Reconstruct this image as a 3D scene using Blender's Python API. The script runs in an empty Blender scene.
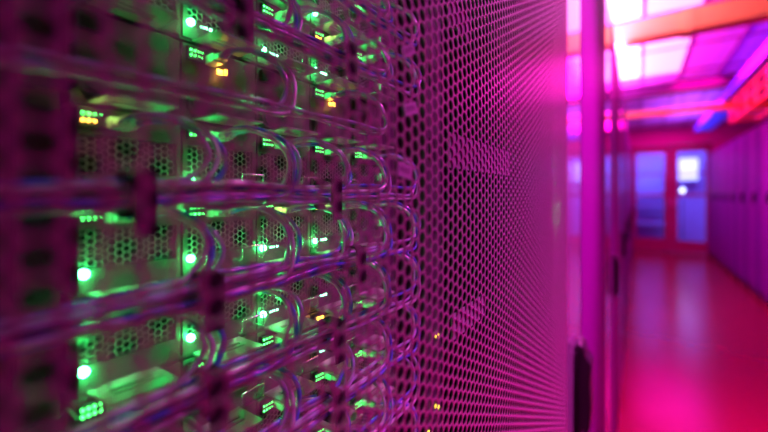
import bpy, math, random
from mathutils import Vector
random.seed(7)
S = bpy.context.scene
COL = S.collection
PI = math.pi
H0 = 1.35                      # eye height
DOOR = 0.09                   # distance from eye to the perforated door plane
D = 0.21                      # distance from eye to the server fronts
W, RH = 0.0494, 0.0447        # node width, row height
Y0 = 0.0592                   # left edge of the servers

# ------------------------------------------------------------------ materials
def mat(name, col, rough=0.5, metal=0.0, spec=0.5, noise=0.0, nscale=40.0, coat=0.0, emit=None, estr=0.0):
    m = bpy.data.materials.new(name); m.use_nodes = True
    nt = m.node_tree; b = nt.nodes['Principled BSDF']
    b.inputs['Base Color'].default_value = (*col, 1)
    b.inputs['Roughness'].default_value = rough
    b.inputs['Metallic'].default_value = metal
    b.inputs['Specular IOR Level'].default_value = spec
    b.inputs['Coat Weight'].default_value = coat
    if emit:
        b.inputs['Emission Color'].default_value = (*emit, 1)
        b.inputs['Emission Strength'].default_value = estr
    if noise > 0:
        tc = nt.nodes.new('ShaderNodeTexCoord'); n = nt.nodes.new('ShaderNodeTexNoise')
        n.inputs['Scale'].default_value = nscale; n.inputs['Detail'].default_value = 4
        nt.links.new(tc.outputs['Object'], n.inputs['Vector'])
        mr = nt.nodes.new('ShaderNodeMapRange')
        mr.inputs['To Min'].default_value = max(0.02, rough - noise); mr.inputs['To Max'].default_value = min(1, rough + noise)
        nt.links.new(n.outputs['Fac'], mr.inputs['Value']); nt.links.new(mr.outputs['Result'], b.inputs['Roughness'])
        mx = nt.nodes.new('ShaderNodeMix'); mx.data_type = 'RGBA'
        mx.inputs['A'].default_value = (*[c * (1 - noise * .6) for c in col], 1)
        mx.inputs['B'].default_value = (*[min(1, c * (1 + noise * .6)) for c in col], 1)
        nt.links.new(n.outputs['Fac'], mx.inputs['Factor']); nt.links.new(mx.outputs['Result'], b.inputs['Base Color'])
    return m

def glass_mat(name):
    m = bpy.data.materials.new(name); m.use_nodes = True
    nt = m.node_tree; nt.nodes.clear()
    o = nt.nodes.new('ShaderNodeOutputMaterial'); t = nt.nodes.new('ShaderNodeBsdfTransparent')
    t.inputs['Color'].default_value = (.8, .82, .95, 1)
    g = nt.nodes.new('ShaderNodeBsdfGlossy'); g.inputs['Roughness'].default_value = .05
    f = nt.nodes.new('ShaderNodeFresnel'); f.inputs['IOR'].default_value = 1.45
    x = nt.nodes.new('ShaderNodeMixShader')
    nt.links.new(f.outputs[0], x.inputs[0]); nt.links.new(t.outputs[0], x.inputs[1]); nt.links.new(g.outputs[0], x.inputs[2])
    nt.links.new(x.outputs[0], o.inputs['Surface'])
    return m

M = dict(
    sheet=mat('powder_coated_sheet', (.225, .12, .19), .33, .15, 1.0, .06, 300),
    frame=mat('polished_door_frame', (.62, .50, .66), .09, .75, .5, .03, 6),
    rack=mat('rack_steel', (.04, .037, .043), .5, 0, .4, .1, 30),
    inner=mat('rack_interior_black', (.012, .011, .013), .8, 0, .2, .1, 20),
    post=mat('zinc_post', (.05, .048, .052), .5, .2, .5, .1, 60),
    node=mat('server_face_grey', (.10, .09, .09), .42, .2, .5, .1, 120),
    grille=mat('server_grille_zinc', (.34, .31, .34), .38, .3, .5, .1, 200),
    shade_fill=mat('recess_shade', (.015, .015, .015), .7, 0, .2, .1, 50),  # near-black colour stands in for the shade behind grilles and in openings
    lip=mat('pale_steel_tab', (.42, .46, .40), .35, .25, .5, .08, 90),
    bail=mat('bright_wire', (.72, .72, .70), .22, .8, .5, .05, 100),
    dark=mat('black_plastic', (.015, .013, .016), .38, 0, .5, .1, 60),
    ivory=mat('lavender_cable', (.30, .30, .50), .22, 0, .6, .06, 90),
    blue=mat('blue_cable', (.07, .14, .55), .22, 0, .6, .06, 90),
    grey=mat('pale_cable', (.42, .50, .50), .22, 0, .6, .06, 90),
    plug=mat('clear_plug', (.66, .72, .64), .18, 0, .6, .05, 90),
    strap=mat('woven_strap', (.02, .008, .018), .85, 0, .2, .15, 500),
    tag=mat('white_label', (.30, .34, .34), .5, 0, .4, .06, 50),
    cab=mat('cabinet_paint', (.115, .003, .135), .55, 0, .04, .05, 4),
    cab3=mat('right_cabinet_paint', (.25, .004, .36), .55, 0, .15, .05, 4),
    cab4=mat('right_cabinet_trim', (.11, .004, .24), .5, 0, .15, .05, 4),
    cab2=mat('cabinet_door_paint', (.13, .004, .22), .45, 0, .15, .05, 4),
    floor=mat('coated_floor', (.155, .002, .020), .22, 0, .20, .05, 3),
    ceil=mat('ceiling_panel_white', (.75, .30, .80), .7, 0, .3, .05, 2),
    grid=mat('ceiling_runner', (.40, .05, .35), .5, 0, .3, .05, 8),
    wall=mat('painted_wall', (.62, .015, .30), .6, 0, .3, .06, 3),
    beam=mat('dark_beam', (.08, .01, .08), .6, 0, .3, .06, 6),
    duct=mat('yellow_raceway', (.98, .88, .10), .35, 0, .5, .06, 5),
    tray=mat('orange_tray', (.85, .16, .03), .4, 0, .5, .06, 5),
    bluduct=mat('blue_duct', (.05, .16, .92), .35, 0, .5, .06, 5),
    dfrm=mat('door_leaf_paint', (.30, .01, .11), .4, 0, .3, .05, 5),
    room=mat('back_room_wall', (.55, .55, .75), .7, 0, .3, .05, 2),
    glass=glass_mat('door_glass'),
    led=mat('green_led', (.1, .8, .3), .3, emit=(.06, 1, .22), estr=90),
    ledw=mat('teal_led', (.5, .9, .8), .3, emit=(.28, 1, .62), estr=11),
    ledg=mat('link_led_green', (.1, .8, .2), .3, emit=(.07, 1, .16), estr=9),
    leda=mat('link_led_amber', (.9, .5, .1), .3, emit=(1, .42, .05), estr=14),
    ledy=mat('yellow_led', (.9, .8, .1), .3, emit=(1, .75, .05), estr=5),
    ledd=mat('soft_green_window', (.1, .7, .2), .3, emit=(.06, 1, .22), estr=.9),
    off=mat('unlit_lens', (.03, .06, .04), .15, 0, .6, .02, 40),
    strip2=mat('pale_green_label', (.22, .34, .24), .5, 0, .4, .06, 50),
    ceillamp2=mat('lit_ceiling_panel_pink', (.9, .7, .9), .4, emit=(1, .50, .78), estr=1.25),
    ceillamp=mat('lit_ceiling_panel', (.9, .8, .9), .4, emit=(1, .72, .88), estr=1.7),
    lampbox=mat('lit_panel', (.8, .85, 1), .4, emit=(.55, .62, 1), estr=2.2),
    lampdot=mat('round_lamp', (1, 1, 1), .4, emit=(.8, .9, 1), estr=7),
)

# ------------------------------------------------------------------ mesh helpers
class MB:
    def __init__(s): s.v = []; s.f = []; s.mi = []; s.cur = 0
    def face(s, f): s.f.append(f); s.mi.append(s.cur)
    def box(s, a, b):
        x0, y0, z0 = a; x1, y1, z1 = b; n = len(s.v)
        s.v += [(x0,y0,z0),(x1,y0,z0),(x1,y1,z0),(x0,y1,z0),(x0,y0,z1),(x1,y0,z1),(x1,y1,z1),(x0,y1,z1)]
        for q in ((0,3,2,1),(4,5,6,7),(0,1,5,4),(1,2,6,5),(2,3,7,6),(3,0,4,7)): s.face(tuple(n+i for i in q))
        return s
    def prism(s, pts, x0, x1):
        """closed outline pts (y,z) counter-clockwise seen from +x, extruded x0..x1"""
        n = len(s.v); k = len(pts)
        s.v += [(x0,y,z) for y,z in pts] + [(x1,y,z) for y,z in pts]
        s.face(tuple(n+i for i in reversed(range(k)))); s.face(tuple(n+k+i for i in range(k)))
        for i in range(k): j=(i+1)%k; s.face((n+i,n+j,n+k+j,n+k+i))
        return s
    def tube(s, pts, r, seg=8):
        P = [Vector(p) for p in pts]; n0 = len(s.v); up = None; L = len(P)
        for i, p in enumerate(P):
            t = (P[min(i+1,L-1)] - P[max(i-1,0)]).normalized()
            if up is None:
                up = Vector((0,0,1)) if abs(t.z) < .9 else Vector((1,0,0))
            a = t.cross(up)
            if a.length < 1e-6: a = t.cross(Vector((1,.3,0)))
            a.normalize(); b = a.cross(t).normalized(); up = b
            for k in range(seg):
                th = 2*PI*k/seg
                s.v.append(tuple(p + a*(r*math.cos(th)) + b*(r*math.sin(th))))
        for i in range(L-1):
            for k in range(seg):
                a = n0+i*seg+k; b = n0+i*seg+(k+1)%seg
                s.face((a,b,b+seg,a+seg))
        s.face(tuple(n0+k for k in reversed(range(seg)))); s.face(tuple(n0+(L-1)*seg+k for k in range(seg)))
        return s
    def disc(s, c, r, x0, x1, seg=14, dome=0):
        """short cylinder along x, with an optional dome"""
        y, z = c; n = len(s.v)
        rings = [(x0, r), (x1, r)]
        if dome: rings += [(x1+dome*.7, r*.72), (x1+dome, r*.25)]
        for x, rr in rings:
            for k in range(seg): s.v.append((x, y+rr*math.cos(2*PI*k/seg), z+rr*math.sin(2*PI*k/seg)))
        s.face(tuple(n+k for k in reversed(range(seg))))
        for i in range(len(rings)-1):
            for k in range(seg):
                a=n+i*seg+k; b=n+i*seg+(k+1)%seg; s.face((a,b,b+seg,a+seg))
        s.face(tuple(n+(len(rings)-1)*seg+k for k in range(seg)))
        return s
    def perf(s, y0, y1, z0, z1, pitch, dia, x, t, seg2=2, q=1.0):
        """perforated sheet: holes in vertical files, neighbouring files staggered; front at x, back at x-t"""
        R = q*pitch/math.sqrt(3); r = dia/2
        ni = int((y1-y0-2*R)/(1.5*R))+1; nj = int((z1-z0-1.5*pitch)/pitch)+1
        ns = 6*seg2
        cs = [(r*math.cos(2*PI*k/ns), r*math.sin(2*PI*k/ns)) for k in range(ns)]
        cy = ((2,0),(1,1),(-1,1),(-2,0),(-1,-1),(1,-1))
        nb = len(s.v); front = []; idx = {}; polys = []; walls = []
        for i in range(ni):
            for j in range(nj):
                u = 3*i+2; w = 2*j+1+(i%2)
                c = []
                for a, b in cy:
                    key = (u+a, w+b); q = idx.get(key)
                    if q is None:
                        q = len(front); idx[key] = q; front.append((y0+key[0]*R/2, z0+key[1]*pitch/2))
                    c.append(q)
                yc, zc = y0+u*R/2, z0+w*pitch/2
                h0 = len(front); front += [(yc+a, zc+b) for a, b in cs]
                for k in range(6):
                    arc = [h0+(seg2*k+m) % ns for m in range(seg2, -1, -1)]
                    polys.append((c[k], c[(k+1)%6], *arc))
                for k in range(ns): walls.append((h0+k, h0+(k+1)%ns))
        N = len(front)
        s.v += [(x, y, z) for y, z in front] + [(x-t, y, z) for y, z in front]
        s.f += [tuple(nb+q for q in p) for p in polys]
        s.f += [tuple(nb+N+q for q in reversed(p)) for p in polys]
        s.f += [(nb+a, nb+N+a, nb+N+b, nb+b) for a, b in walls]
        s.mi += [s.cur]*(2*len(polys)+len(walls))
        return s
    def mesh(s, name, mats, smooth=False):
        me = bpy.data.meshes.new(name); me.from_pydata(s.v, [], s.f)
        for m in (mats if isinstance(mats, (list, tuple)) else [mats]): me.materials.append(m)
        if any(s.mi): me.polygons.foreach_set('material_index', s.mi)
        if smooth: me.polygons.foreach_set('use_smooth', [True]*len(me.polygons))
        me.update(); return me

def link(name, data, parent=None, loc=(0,0,0)):
    o = bpy.data.objects.new(name, data); COL.objects.link(o); o.location = loc
    if parent: o.parent = parent
    return o
def tag(o, label=None, cat=None, group=None, kind=None):
    if label: o['label'] = label
    if cat: o['category'] = cat
    if group: o['group'] = group
    if kind: o['kind'] = kind
    return o
def thing(name, label, cat, loc, group=None):
    o = bpy.data.objects.new(name, None); COL.objects.link(o); o.location = loc; o.empty_display_size = .02
    return tag(o, label, cat, group)
def bev(o, w, seg=2):
    m = o.modifiers.new('bevel', 'BEVEL'); m.width = w; m.segments = seg; m.limit_method = 'ANGLE'
    return o
def struct(name, mb, m): return tag(link(name, mb.mesh(name, m)), kind='structure')
def copy_tree(o, parent=None, depth=0):
    c = o.copy(); COL.objects.link(c)
    if parent: c.parent = parent
    for ch in list(o.children): copy_tree(ch, c)
    return c
def rrect(y0, y1, z0, z1, r, n=5):
    pts = []
    for cy, cz, a0 in ((y1-r,z0+r,-90),(y1-r,z1-r,0),(y0+r,z1-r,90),(y0+r,z0+r,180)):
        for k in range(n+1):
            a = math.radians(a0+90*k/n); pts.append((cy+r*math.cos(a), cz+r*math.sin(a)))
    return pts
def catmull(P, n=7):
    P = [Vector(p) for p in P]; P = [P[0]*2-P[1]] + P + [P[-1]*2-P[-2]]; out = []
    for i in range(1, len(P)-2):
        a, b, c, d = P[i-1:i+3]
        for k in range(n):
            t = k/n
            out.append(.5*((2*b)+(c-a)*t+(2*a-5*b+4*c-d)*t*t+(3*b-a-3*c+d)*t**3))
    out.append(P[-2]); return out

ORD = ['first', 'second', 'third', 'fourth', 'fifth', 'sixth', 'seventh', 'eighth', 'ninth', 'tenth', 'eleventh', 'twelfth', 'thirteenth', 'fourteenth', 'fifteenth']

# ------------------------------------------------------------------ room shell
YE = 10.9; XR = 1.30; XL = -DOOR; ZC = 2.90
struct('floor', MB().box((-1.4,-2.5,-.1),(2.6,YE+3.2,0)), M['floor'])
struct('ceiling', MB().box((-1.4,-2.5,ZC),(2.6,YE+3.2,ZC+.1)), M['ceil'])
struct('wall_left', MB().box((-1.5,-2.5,0),(-1.4,YE+3.2,ZC)), M['wall'])
struct('wall_right', MB().box((2.6,-2.5,0),(2.7,YE+3.2,ZC)), M['wall'])
struct('wall_back', MB().box((-1.5,-2.6,0),(2.7,-2.5,ZC)), M['wall'])
DZ = 2.50
w = MB().box((-1.4,YE,0),(-.17,YE+.1,ZC)).box((1.38,YE,0),(2.6,YE+.1,ZC)).box((-.17,YE,DZ),(1.38,YE+.1,ZC))
struct('wall_end', w, M['wall'])
struct('wall_far', MB().box((-1.4,YE+2.6,0),(2.6,YE+2.7,ZC)), M['room'])
g = MB()
for x in (-.36,.045,.45,.855,1.26,1.665): g.box((x-.012,-2.4,ZC-.018),(x+.012,YE,ZC))
yy = -2.1
while yy < YE:
    g.box((-1.4,yy-.012,ZC-.016),(2.6,yy+.012,ZC)); yy += 1.01
struct('trim_1', g, M['grid'])
struct('trim_2', MB().box((-1.4,6.47,ZC-.14),(2.6,6.70,ZC-.02)), M['beam'])
struct('baseboard_end', MB().box((1.38,YE-.015,0),(2.6,YE,.1)), M['dfrm'])

def door_leaf(n, x0, x1, w0, w1, wz0, wz1, hx):
    mb = MB().box((x0,YE+.02,0.012),(w0,YE+.07,DZ-.01)).box((w1,YE+.02,.012),(x1,YE+.07,DZ-.01))
    mb.box((w0,YE+.02,.012),(w1,YE+.07,wz0)).box((w0,YE+.02,wz1),(w1,YE+.07,DZ-.01))
    mb.box((w0,YE+.03,1.30),(w1,YE+.06,1.36))
    mb.box((w0,YE+.03,1.80),(w1,YE+.06,1.83))
    o = tag(link(f'door_{n}', mb.mesh(f'door_{n}', M['dfrm'])), kind='structure')
    link('pane', MB().box((w0,YE+.043,wz0),(w1,YE+.049,wz1)).mesh('pane', M['glass']), o)
    h = MB().tube([(hx,YE+.02,.95),(hx,YE-.03,.97),(hx,YE-.03,1.18),(hx,YE+.02,1.2)], .01)
    link('door_handle', h.mesh('door_handle', M['bail'], True), o)
door_leaf(1, -.165, .642, -.02, .53, .30, 2.32, .585)
door_leaf(2, .646, 1.375, .76, 1.265, .27, 2.32, .70)

# what shows through the panes of the end doors
t = thing('wall_light_panel', 'bright white-blue lit panel seen through the upper right door pane', 'light panel', (.98,YE+2.3,1.72))
link('housing', MB().box((-.26,0,0),(.40,.05,.62)).mesh('housing', M['room']), t)
link('diffuser', MB().box((-.02,-.012,.02),(.38,0,.60)).mesh('diffuser', M['lampbox']), t)
link('stand', MB().box((.05,0,-1.72),(.10,.05,0)).mesh('stand', M['room']), t)
t = thing('round_lamp', 'small round white lamp seen through the right door pane', 'lamp', (.93,YE+1.0,1.44))
link('bulb', MB().disc((0,0),.045,-.02,.02,16,.01).mesh('bulb', M['lampdot']), t).rotation_euler = (0,0,-PI/2)
link('pole', MB().tube([(0,.035,-1.44),(0,.035,.03)], .012).mesh('pole', M['post']), t)
t = thing('storage_shelf', 'blue-lit open metal shelf behind the left end door', 'shelf', (.10,YE+2.0,0))
for z in (.5,1.0,1.5): link('shelf_board', MB().box((-.5,0,z),(.55,.4,z+.03)).mesh('shelf_board', M['room']), t)
for x in (-.5,.52):
    for y in (0,.37): link('upright', MB().box((x,y,0),(x+.03,y+.03,1.9)).mesh('upright', M['post']), t)

# ------------------------------------------------------------------ far cabinets
def handle_mesh(z0, z1, out=.02):
    mb = MB().box((0,-.018,z0),(.006,.018,z1))
    pts = [(.006,z0+.02),(out*.8,z0+.012),(out,z0+.03),(out,z1-.05),(out*.7,z1-.02),(.006,z1-.012)]
    n = len(mb.v); k = len(pts)
    mb.v += [(x,-.013,z) for x,z in pts]+[(x,.013,z) for x,z in pts]
    mb.face(tuple(n+i for i in range(k))); mb.face(tuple(n+k+i for i in reversed(range(k))))
    for i in range(k): j=(i+1)%k; mb.face((n+j,n+i,n+k+i,n+k+j))
    return mb.mesh('handle', M['dark'])
def cabinet(name, label, y, side, hz, group, top, CW):
    x = XL if side < 0 else XR
    t = thing(name, label, 'cabinet', (x, y, 0), group)
    t.rotation_euler = (0,0,0) if side < 0 else (0,0,PI)          # local +x points into the aisle
    a, b = (.003, CW-.003) if side < 0 else (-CW+.003, -.003)
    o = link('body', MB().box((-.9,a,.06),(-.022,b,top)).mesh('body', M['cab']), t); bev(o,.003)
    link('plinth', MB().box((-.88,a+.01,0),(-.03,b-.01,.06)).mesh('plinth', M['cab2']), t)
    if side < 0:
        d = link('door', MB().box((-.020,a+.002,.065),(0,a+.69,top-.005)).mesh('door', M['cab']), t); bev(d,.002)
        g = link('side_door', MB().box((-.020,a+.94,.065),(0,b-.002,top-.005)).mesh('side_door', M['cab2']), t); bev(g,.002)
        link('door_trim', MB().box((-.020,a+.692,.065),(-.001,a+.938,top-.005)).mesh('door_trim', M['frame']), t)
        link('handle', handle_mesh(hz[0], hz[1], .024), g, (0, a+1.13, 0))
    else:
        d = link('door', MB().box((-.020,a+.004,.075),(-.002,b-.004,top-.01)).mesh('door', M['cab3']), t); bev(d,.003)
        fr = MB().box((-.002,a+.004,.075),(0,a+.10,top-.01)).box((-.002,b-.06,.075),(0,b-.004,top-.01))
        link('door_trim', fr.mesh('door_trim', M['cab4']), d)
        link('handle', handle_mesh(hz[0], hz[1], .03), d, (0, b-.12, 0))
    for fy in (a+.04, b-.04):
        link('foot', MB().box((-.028,fy-.02,0),(-.004,fy+.02,.055)).mesh('foot', M['dark']), t)
    return t
for i in range(8):
    y = .806 + i*1.235
    lab = 'tall purple equipment cabinet beside the mesh-door rack on the left side of the aisle' if i == 0 else \
          f'{ORD[i]} tall purple cabinet along the left side of the aisle, counted from the mesh-door rack'
    cabinet('equipment_cabinet', lab, y, -1, (H0-.46,H0-.26), 'cabinets along the left of the aisle', 2.10, 1.232)
for i in range(10):
    y = YE-.03-i*.68
    lab = 'magenta cabinet on the right of the aisle, beside the end doors' if i == 0 else \
          f'{ORD[i]} magenta cabinet along the right of the aisle, counted from the end doors'
    cabinet('equipment_cabinet', lab, y-.674, 1, (1.22,1.38), 'cabinets along the right of the aisle', 2.25, .674)

for i in range(8):
    y = -2.1+1.01*(4+i % 4); xc = .2475 if i < 4 else -.1575; side = 'along the middle of the aisle' if i < 4 else 'tight along the left-hand cabinets'
    t = thing('ceiling_light', f'{ORD[i % 4]} white-pink lit ceiling panel {side}, counted from the camera', 'ceiling light', (xc,y+.505,ZC), 'lit ceiling panels')
    link('diffuser', MB().box((-.185,-.485,-.010),(.185,.485,-.004)).mesh('diffuser', M['ceillamp' if i >= 4 else 'ceillamp2']), t)
    fr = MB().box((-.190,-.492,-.013),(.190,-.485,-.002)).box((-.190,.485,-.013),(.190,.492,-.002)).box((-.190,-.485,-.013),(-.185,.485,-.002)).box((.185,-.485,-.013),(.190,.485,-.002))
    link('frame', fr.mesh('frame', M['grid']), t)
# ------------------------------------------------------------------ overhead raceways
def raceway(label, y, z, h=.12):
    t = thing('cable_raceway', label, 'cable raceway', (0,y,z), 'yellow raceways crossing the aisle')
    mb = MB().box((-1.2,-.075,0),(1.9,.075,.008)).box((-1.2,-.075,.008),(1.9,-.067,h)).box((-1.2,.067,.008),(1.9,.075,h))
    bev(link('channel', mb.mesh('channel', M['duct']), t), .003)
    for x in (-.5,.55):
        link('hanger', MB().tube([(x,0,.008),(x,0,ZC-z-.02)], .006).mesh('hanger', M['post']), t)
    for x in (.3,1.3):
        link('joint_collar', MB().box((x-.03,-.085,-.008),(x+.03,.085,0)).box((x-.03,-.085,0),(x+.03,-.0755,h+.006)).box((x-.03,.0755,0),(x+.03,.085,h+.006)).mesh('joint_collar', M['duct']), t)
raceway('wide orange raceway crossing the bright near part of the ceiling', 3.49, 2.52, .15)
raceway('thin glowing orange raceway crossing the aisle before the end doors', 6.95, 2.52, .09)

t = thing('ladder_tray', 'red perforated cable tray hanging over the right-hand side of the aisle', 'cable tray', (1.03,4.1,2.30))
def side_rail(x):
    mb = MB(); L = 2.72; n = 6; p = L/n
    for z0, z1 in ((0,.030),(.125,.155),(.250,.28)): mb.box((x,0,z0),(x+.010,L,z1))
    for k in range(n+1):
        y0 = max(0,k*p-.06); y1 = min(L,k*p+.06); mb.box((x,y0,.030),(x+.010,y1,.125)); mb.box((x,y0,.155),(x+.010,y1,.250))
    return mb.mesh('side_rail', M['tray'])
link('side_rail', side_rail(0), t)
link('side_rail', MB().box((.25,0,0),(.26,2.72,.06)).mesh('side_rail', M['tray']), t)
for k in range(7):
    link('rung', MB().box((.010,.13+k*.4,.005),(.25,.17+k*.4,.025)).mesh('rung', M['tray']), t)
for k in range(2): link('hanger', MB().tube([(.28,.5+k*1.3,.02),(.28,.5+k*1.3,ZC-2.30-.02)], .006).mesh('hanger', M['post']), t)
for k in range(2): link('hanger_clip', MB().box((.2605,.49+k*1.3,0),(.2735,.51+k*1.3,.03)).mesh('hanger_clip', M['post']), t)
t = thing('air_duct', 'blue rectangular duct running under the ceiling above the red tray', 'duct', (1.10,3.62,2.62))
bev(link('duct_run', MB().box((-.13,0,0),(.13,6.3,.115)).mesh('duct_run', M['bluduct']), t), .006)
for k in range(6): link('flange', MB().box((-.14,.6+k*1.05,-.010),(.14,.64+k*1.05,0)).mesh('flange', M['bluduct']), t)
for k in range(3): link('hanger', MB().tube([(0,1+k*2.2,.115),(0,1+k*2.2,ZC-2.62-.02)], .006).mesh('hanger', M['post']), t)

# ------------------------------------------------------------------ the mesh-door rack
RY0, RY1 = -.17, .80
t = rack = thing('server_rack', 'open server rack behind a close perforated metal door', 'rack', (0,0,0))
link('base', MB().box((-.95,RY0,0),(-.115,RY1,.07)).mesh('base', M['rack']), t)
link('top_panel', MB().box((-.95,RY0,2.055),(-.115,RY1,2.10)).mesh('top_panel', M['rack']), t)
for y in (RY0, RY1-.012): link('side_panel', MB().box((-.95,y,.07),(-.115,y+.012,2.055)).mesh('side_panel', M['inner']), t)
link('rear_panel', MB().box((-.95,RY0+.012,.07),(-.94,RY1-.012,2.055)).mesh('rear_panel', M['inner']), t)
YS = Y0 + 5*W
def post(y0, y1):
    mb = MB().box((-D-.03,y0,.07),(-D-.004,y0+.006,2.055)).box((-D-.03,y1-.006,.07),(-D-.004,y1,2.055)).box((-D-.008,y0+.006,.07),(-D-.004,y1-.006,2.055))
    return link('mounting_post', mb.mesh('mounting_post', M['post']), rack)
pl = post(Y0-.026, Y0-.003); pr = post(YS+.004, YS+.030)
for p, yc in ((pl, Y0-.0145), (pr, YS+.017)):
    mb = MB()
    for k in range(36): mb.box((-D-.0045, yc-.003, .97+k*RH/2), (-D-.0030, yc+.003, .976+k*RH/2))
    link('square_hole', mb.mesh('square_hole', M['shade_fill']), p)
door = MB().box((-.112,.637,.05),(-DOOR,RY1-.004,2.09)).box((-.112,RY0+.004,.05),(-DOOR,-.125,2.09))
door.box((-.112,-.125,.05),(-DOOR,.637,.10)).box((-.112,-.125,1.985),(-DOOR,.637,2.09))
door = link('door', door.mesh('door', M['frame']), rack)
bev(door, .002)
PITCH = .00710; DIA = PITCH*.90
for z0, z1, s2 in ((.93,1.73,2),(.10,.93,1),(1.73,1.98,1)):
    mb = MB().perf(-.124,.636,z0,z1,PITCH,DIA,-DOOR-.0005,.0008,s2,1.14)
    link('perforated_sheet', mb.mesh('perforated_sheet', M['sheet']), door)
def strip(y0,y1,z0,z1): link('label_strip', MB().box((-DOOR-.0018,y0,z0),(-DOOR-.0014,y1,z1)).mesh('label_strip', M['strip2']), door)['label'] = 'pale label strip behind the mesh'
strip(.203,.329,1.3655,1.3865)
strip(.203,.238,1.450,1.466)
strip(.206,.262,1.262,1.278)
for zz, yy, rot, hh in ((.0683,.1534,.52,.0026),(.041,.1555,.30,.0030),(.011,.150,-.15,.0035)):
    o = link('label_sticker', MB().box((0,-.0062,-hh),(.0004,.0062,hh)).mesh('label_sticker', M['tag']), door, (-DOOR-.0004,yy,H0+zz))
    o.rotation_euler = (rot,0,0); o['label'] = 'small white label sticker'
    mb = MB()
    for k in range(3): mb.box((.0004,-.004+k*.003,-.0010),(.0005,-.0028+k*.003,.0014))
    link('print_mark', mb.mesh('print_mark', M['dark']), o)
# black swing handle of the door
mb = MB()
pts = [(0,-.43),(.008,-.428),(.012,-.41),(.018,-.42),(.024,-.40),(.026,-.36),(.024,-.31),(.026,-.27),(.018,-.255),(.014,-.235),(.006,-.228),(0,-.24)]
n = 0; k = len(pts)
pts = [(x,-.42+(z+.43)*.82) for x,z in pts]
mb.v = [(x,-.022,z+H0) for x,z in pts]+[(x,.022,z+H0) for x,z in pts]
mb.face(tuple(range(k))); mb.face(tuple(k+i for i in reversed(range(k))))
for i in range(k): j=(i+1)%k; mb.face((j,i,k+i,k+j))
h = link('handle', mb.mesh('handle', M['dark']), door, (-DOOR,.735,0)); bev(h,.003); h['label']='black swing handle'
link('handle_plate', MB().box((0,-.030,-.41+H0),(.004,.030,-.27+H0)).mesh('handle_plate', M['dark']), door, (-DOOR,.735,0))

# ------------------------------------------------------------------ servers
def node_parts(parent, plain=False):
    out = {}
    if not plain:
        f = MB(); f.cur = 1; f.box((-.10,.0006,.0016),(-.008,W-.0006,RH-.0012)); f.cur = 0
        f.box((-.008,.0006,.0305),(0,W-.0006,RH-.0012)).box((-.008,.0006,.0016),(0,W-.0006,.0125))
        f.box((-.008,.0006,.0125),(0,.0032,.0305)).box((-.008,W-.0032,.0125),(0,W-.0006,.0305))
        out['node'] = f.mesh('node', [M['node'], M['shade_fill']])
        out['honeycomb_grille'] = MB().perf(.0028,W-.0022,.0116,.0325,.00345,.00338,-.0010,.0008,1).mesh('honeycomb_grille', M['grille'])
    else:
        f = MB().box((-.10,.0006,.0016),(-.001,W-.0006,RH-.0012))
        out['node'] = f.mesh('node', M['node'])
        mb = MB().prism(rrect(.003,W-.003,.004,.022,.004), -.001, .0018)
        mb.prism(rrect(.005,W-.005,.006,.020,.003), .0018, .0024)
        out['cover_plate'] = mb.mesh('cover_plate', M['node'])
        out['screw'] = MB().disc((.020,.013),.0013,.0024,.0034,10).mesh('screw', M['bail'])
    out['port_block'] = MB().box((0,.0022,.0335),(.0030,.0120,.0412)).mesh('port_block', M['dark'])
    hb = MB().tube(catmull([(0,.031,.0072),(.010,.031,.0075),(.011,.031,.0140),(.011,.0315,.0148),(.011,.0455,.0148),(.011,.0462,.0140),(.010,.0462,.0072),(0,.0462,.0072)],4), .0006, 6)
    out['handle'] = hb.mesh('handle', M['bail'], True)
    lp = MB()
    lp.box((0,.006,.0004),(.008,.036,.0015)).box((.008,.006,.0004),(.011,.012,.0015)).box((.008,.030,.0004),(.011,.036,.0015))
    lp.box((.011,.006,.0004),(.013,.036,.0015)).box((.015,.006,.0004),(.024,.036,.0015)).box((.013,.006,.0004),(.015,.012,.0015)).box((.013,.030,.0004),(.015,.036,.0015))
    out['pull_tab'] = lp.mesh('pull_tab', M['lip'])
    return out
NP = node_parts(None); PP = node_parts(None, True)
def cluster(kind):
    mb = MB()
    for r in range(2):
        for c in range(4):
            if kind == 'mix' and c == 3 and r == 0: continue
            mb.cur = {'g':0,'a':1,'mix': 0 if r else 1}[kind]
            y = .0030+c*.0022; z = .0356+r*.0030
            mb.box((.0030,y,z),(.0036,y+.0010,z+.0010))
    return mb.mesh('link_light', [M['ledg'], M['leda']])
CL = {k: cluster(k) for k in ('g','a','mix')}
BIGA = (lambda mb: mb.mesh('link_light', [M['ledg'], M['leda']]))((lambda mb: (setattr(mb,'cur',1), mb.box((.0030,.004,.035),(.0036,.0105,.0405)))[1])(MB()))
STAT = MB().disc((.0046,.0107),.0020,0,.0014,14,.0013).mesh('status_light', M['led'], True)
STOFF = MB().disc((.0046,.0107),.0011,0,.0010,12,.0008).mesh('status_light', M['off'], True)
def disp():
    mb = MB()
    for k in range(4):
        y = .0105+k*.0019; mb.box((0,y,.0100),(.0006,y+(.0013 if k != 2 else .0005),.0113))
    return mb.mesh('indicator_display', M['ledw'])
DISP = disp()
ADISP = (lambda mb: (mb.box((0,.021,.0305),(.0007,.0245,.0335)), mb.box((0,.0255,.031),(.0007,.0275,.0345)))[0])(MB()).mesh('amber_light', M['leda'])
GWIN = MB().box((0,W-.0075,.016),(.0012,W-.0040,.0225)).mesh('green_window', M['ledd'])

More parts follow.
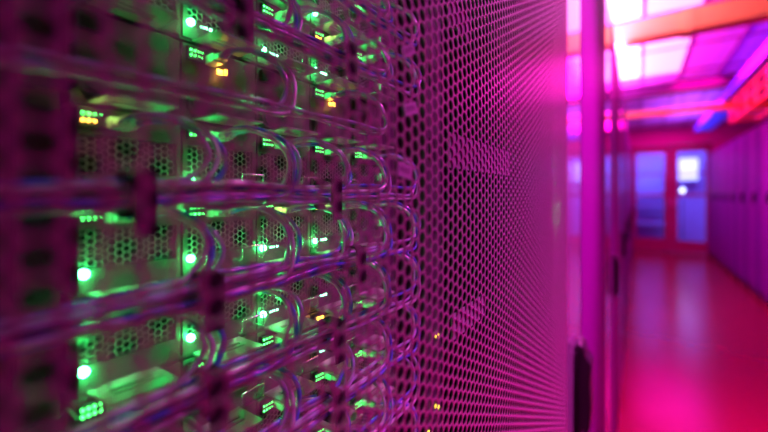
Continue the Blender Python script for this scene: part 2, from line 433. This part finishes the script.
ROWS = list(range(-4, 6))
LEDS = {-3:[0,0,0,1,0], -2:[0,1,1,1,0], -1:[0]*5, 0:[0,1,0,0,0], 1:[1,1,1,1,0], 2:[1,1,1,0,0], 3:[0,0,0,0,0]}
CLK = {(-2,0):'mix', (-2,3):'mix', (0,0):'mix', (1,3):'mix', (1,2):'mix', (3,3):'big', (-4,2):'a'}
rowname = {}
for i, k in enumerate(ROWS):
    rowname[k] = ['topmost row in view','second row from the top','third row from the top','fourth row from the top','fifth row from the top',
                  'sixth row from the top','fifth row from the bottom','third row from the bottom','second row from the bottom','bottom row in view'][i]
rowname = {k: f'{ORD[i]} row down' for i, k in enumerate(ROWS)}
LAMPS = []
def zrow(k): return H0 + .008 - .0447*k - .0107
for k in ROWS:
    plain = (k == -1)
    lab = f'grey rack unit with rounded blank plates and amber lights, {rowname[k]} in the rack' if plain else \
          f'honeycomb-fronted grey rack server with green lights, {rowname[k]} in the rack'
    t = thing('rack_unit' if plain else 'rack_server', lab, 'server', (-D, Y0, zrow(k)), 'servers stacked in the mesh-door rack')
    ch = MB().box((-.55,0,0),(-.101,5*W,RH-.0012)).box((-.101,0,0),(-.0005,5*W,.0014))
    ch.box((-.004,-.018,.004),(-.001,-.0002,RH-.006)).box((-.004,5*W+.0002,.004),(-.001,5*W+.018,RH-.006))
    link('chassis', ch.mesh('chassis', M['rack']), t)
    link('cheek', MB().box((-.0005,-.0012,.003),(.012,-.0002,RH-.004)).mesh('cheek', M['node']), t)
    for c in range(5):
        src = PP if plain else NP
        n = link('node', src['node'], t, (0, c*W, 0))
        for nm in ('honeycomb_grille','cover_plate','screw','port_block','handle','pull_tab'):
            if nm not in src: continue
            if nm == 'handle' and (plain or c == 0): continue
            link(nm, src[nm], n)
        kind = CLK.get((k,c),'g')
        lit = not (plain and c in (0,))
        yb, zb = Y0+c*W, zrow(k)
        if kind == 'big':
            link('link_light', BIGA, n); LAMPS.append((-D+.010, yb+.007, zb+.038, 'a', .0022))
        elif not plain or c in (1,3):
            link('link_light', CL[kind], n)
            LAMPS.append((-D+.010, yb+.008, zb+.0395, 'y' if kind != 'g' else 'g', .0014))
        if plain and c in (1,3):
            link('amber_light', ADISP, n); LAMPS.append((-D+.006, yb+.024, zb+.030, 'a', .0010))
        on = LEDS.get(k, [0]*5)[c]
        link('status_light', STAT if on else STOFF, n)
        if on: LAMPS.append((-D+.0062, yb+.0046, zb+.0107, 'g', .0085))
        if c in (1,2,3) and k in (-2,-1,1,2,3): link('indicator_display', DISP, n)
        if c == 4: link('green_window', GWIN, n)

# vertical power strip to the right of the servers
t = thing('power_strip', 'vertical black power strip with yellow lights right of the servers', 'power strip', (-D+.01,.40,.65))
link('housing', MB().box((-.035,-.02,0),(0,.02,1.3)).mesh('housing', M['rack']), t)
for k in range(14):
    link('socket', MB().box((0,-.012,.06+k*.085),(.002,.012,.085+k*.085)).mesh('socket', M['shade_fill']), t)
for z in (.445,.425,.53): link('indicator_light', MB().disc((.006 if z!=.425 else -.016,z),.002,0,.002,10,.001).mesh('indicator_light', M['ledy'], True), t)
for z in (.2,1.0): link('bracket', MB().box((-.035,.02,z),(-.03,.386,z+.04)).mesh('bracket', M['rack']), t)

# ------------------------------------------------------------------ patch cords
COLS = {'ivory':'lavender', 'blue':'blue', 'grey':'pale grey'}
PLUG = MB().box((.0001,0,0),(.010,.0032,.0044)).box((.010,.0005,.0008),(.0145,.0027,.0036)).mesh('plug', M['plug'])
XB = -.163
def cord(k, c, j, colour, first):
    rnd = random.Random(k*100+c*10+j)
    yb, zb = Y0+c*W, zrow(k)
    py, pz = yb+.0125+.0036*j, zb+.0362
    b0 = zb+.0107-.0030-.0023*((c*2+j) % 5)
    xb = XB + .0016*((c+j*2) % 4) - .003 + rnd.uniform(-.001,.001)
    reach = rnd.uniform(.024,.029)
    z1 = pz + rnd.uniform(.000,.004)
    P = [(-D+.0135,py+.0016,pz), (-D+.019,py+.0040,z1), (-D+.028,py+.0125,z1+.0005), (-D+.038,py+reach*.86,z1-.006),
         (-D+.043,py+reach,z1-.017), (xb,py+reach*.78,b0+.006), (xb+.001,py+reach*.35,b0+.0005)]
    y = py+reach*.35-.03
    while y > .058:
        P.append((xb+rnd.uniform(-.0015,.0015), y, b0+rnd.uniform(-.0018,.0018))); y -= .036
    dj = .0022*((c*3+j) % 5)
    P.append((xb-.003,.036-dj,b0-.002)); P.append((xb-.022,.016-dj,b0-.006)); P.append((xb-.060,.006-dj,b0-.010)); P.append((xb-.12,.004-dj,b0-.016))
    mb = MB().tube(catmull(P,7), rnd.uniform(.0012,.0015), 8)
    o = link('patch_cord', mb.mesh('patch_cord', M[colour], True))
    o = tag(o, f'{COLS[colour]} patch cord looping from the {ORD[c]} port block of the {rowname[k]}', 'cable', f'patch cords of the {rowname[k]}')
    link('plug', PLUG, o, (-D, py, pz-.0022))
for k in ROWS:
    for c in range(5):
        cs = ('grey','blue','ivory') if (k+c) % 2 else ('ivory','grey','blue')
        if k == -1:
            if c not in (1,3): continue
            cs = cs[:2]
        for j, cc in enumerate(cs): cord(k, c, j, cc, False)
# hook-and-loop straps around the bundles
for k, y in ((-2,.110),(0,.066),(1,.094),(2,.096),(0,.175),(2,.178),(3,.178),(-3,.15),(1,.20),(3,.098),(-2,.19)):
    z = zrow(k)+.0107-.0080
    pts = rrect(XB-.0075, XB+.0085, -.0095, .0095, .004)
    mb = MB(); nn = len(pts)
    inn = rrect(XB-.0063, XB+.0073, -.0083, .0083, .003)
    for yy in (-.004,.004):
        mb.v += [(x,yy,zz) for x,zz in pts]+[(x,yy,zz) for x,zz in inn]
    for i in range(nn):
        jn = (i+1)%nn
        mb.face((i,jn,2*nn+jn,2*nn+i)); mb.face((nn+jn,nn+i,3*nn+i,3*nn+jn)); mb.face((jn,i,nn+i,nn+jn)); mb.face((2*nn+i,2*nn+jn,3*nn+jn,3*nn+i))
    mb.box((XB+.0085,-.004,-.016),(XB+.0097,.004,.0095))
    side = 'left' if y < .13 else 'right'
    o = link('cable_strap', mb.mesh('cable_strap', M['strap']), None, (0,y,z))
    tag(o, f'dark strap binding the {side} part of the cable bundle at the {rowname[k]}', 'strap', 'straps on the cable bundles')

# ------------------------------------------------------------------ light
def light(name, typ, loc, power, col, rot=None, size=None, sizey=None, spread=None):
    l = bpy.data.lights.new(name, typ); l.energy = power; l.color = col
    if typ == 'AREA':
        l.shape = 'RECTANGLE'; l.size = size; l.size_y = sizey
        if spread: l.spread = math.radians(spread)
    elif size: l.shadow_soft_size = size
    o = bpy.data.objects.new(name, l); COL.objects.link(o); o.location = loc
    if rot: o.rotation_euler = rot
    return o
LC = {'g':(.03,1,.17), 'a':(1,.45,.08), 'y':(.7,1,.2)}
for x,y,z,c,p in LAMPS: light('indicator_glow', 'POINT', (x,y,z), p*2.6, LC[c], size=.0016)
PINK = (1,.055,.50)
light('ceiling_fill', 'AREA', (-.20,3.9,2.50), 165, (1,.085,.85), (PI,0,0), .22, 5.0)  # added uplight without a fixture, brightens the left of the ceiling
light('ceiling_fill', 'AREA', (.7,8.6,2.35), 22, (.40,.14,1), (PI,0,0), .4, 2.2)  # unseen violet uplight added to lift the dark ceiling near the end doors
light('aisle_light_and_fill', 'AREA', (.66,1.9,ZC-.03), 62, (1,.02,.42), (0,0,0), .30, 1.7, 66)
sp = light('door_fill_spot', 'SPOT', (.85,1.30,2.80), 950, (1,.05,.70), None, .06)  # invented spot, aimed to brighten the door mesh towards its far edge
sp.rotation_euler = (Vector((-.09,.72,1.27))-sp.location).to_track_quat('-Z','Y').to_euler()
sp.data.spot_size = math.radians(38); sp.data.spot_blend = 1.0
light('aisle_light_and_fill', 'AREA', (.80,.35,ZC-.03), 9, (.66,.12,.90), (0,0,0), .30, .9)  # violet fill added over the near aisle to tint the cable bundles
light('aisle_light_and_fill', 'AREA', (.66,5.8,ZC-.03), 105, (1,.002,.46), (0,0,0), .5, 2.7)
light('aisle_light_and_fill', 'AREA', (.50,9.2,ZC-.03), 65, (1,.002,.50), (0,0,0), 1.0, 2.2)
light('back_room_light', 'AREA', (.6,YE+1.3,ZC-.05), 165, (.20,.16,1), (0,0,0), 2.4, 1.4)
w = bpy.data.worlds.new('world'); S.world = w; w.use_nodes = True
w.node_tree.nodes['Background'].inputs[0].default_value = (.02,.004,.02,1); w.node_tree.nodes['Background'].inputs[1].default_value = .3

# ------------------------------------------------------------------ camera
cam = bpy.data.cameras.new('camera'); co = bpy.data.objects.new('camera', cam); COL.objects.link(co)
co.location = (0,0,H0); co.rotation_euler = (PI/2,0,math.radians(34.2))
cam.sensor_width = 36; cam.lens = 373/768*36; cam.shift_y = -22/768
cam.clip_start = .005; cam.clip_end = 60
cam.dof.use_dof = True; cam.dof.focus_distance = .265; cam.dof.aperture_fstop = 2.85
S.camera = co
S.view_settings.view_transform = 'Standard'; S.view_settings.look = 'None'; S.view_settings.gamma = 1
S.view_settings.use_curve_mapping = False; S.view_settings.exposure = 0
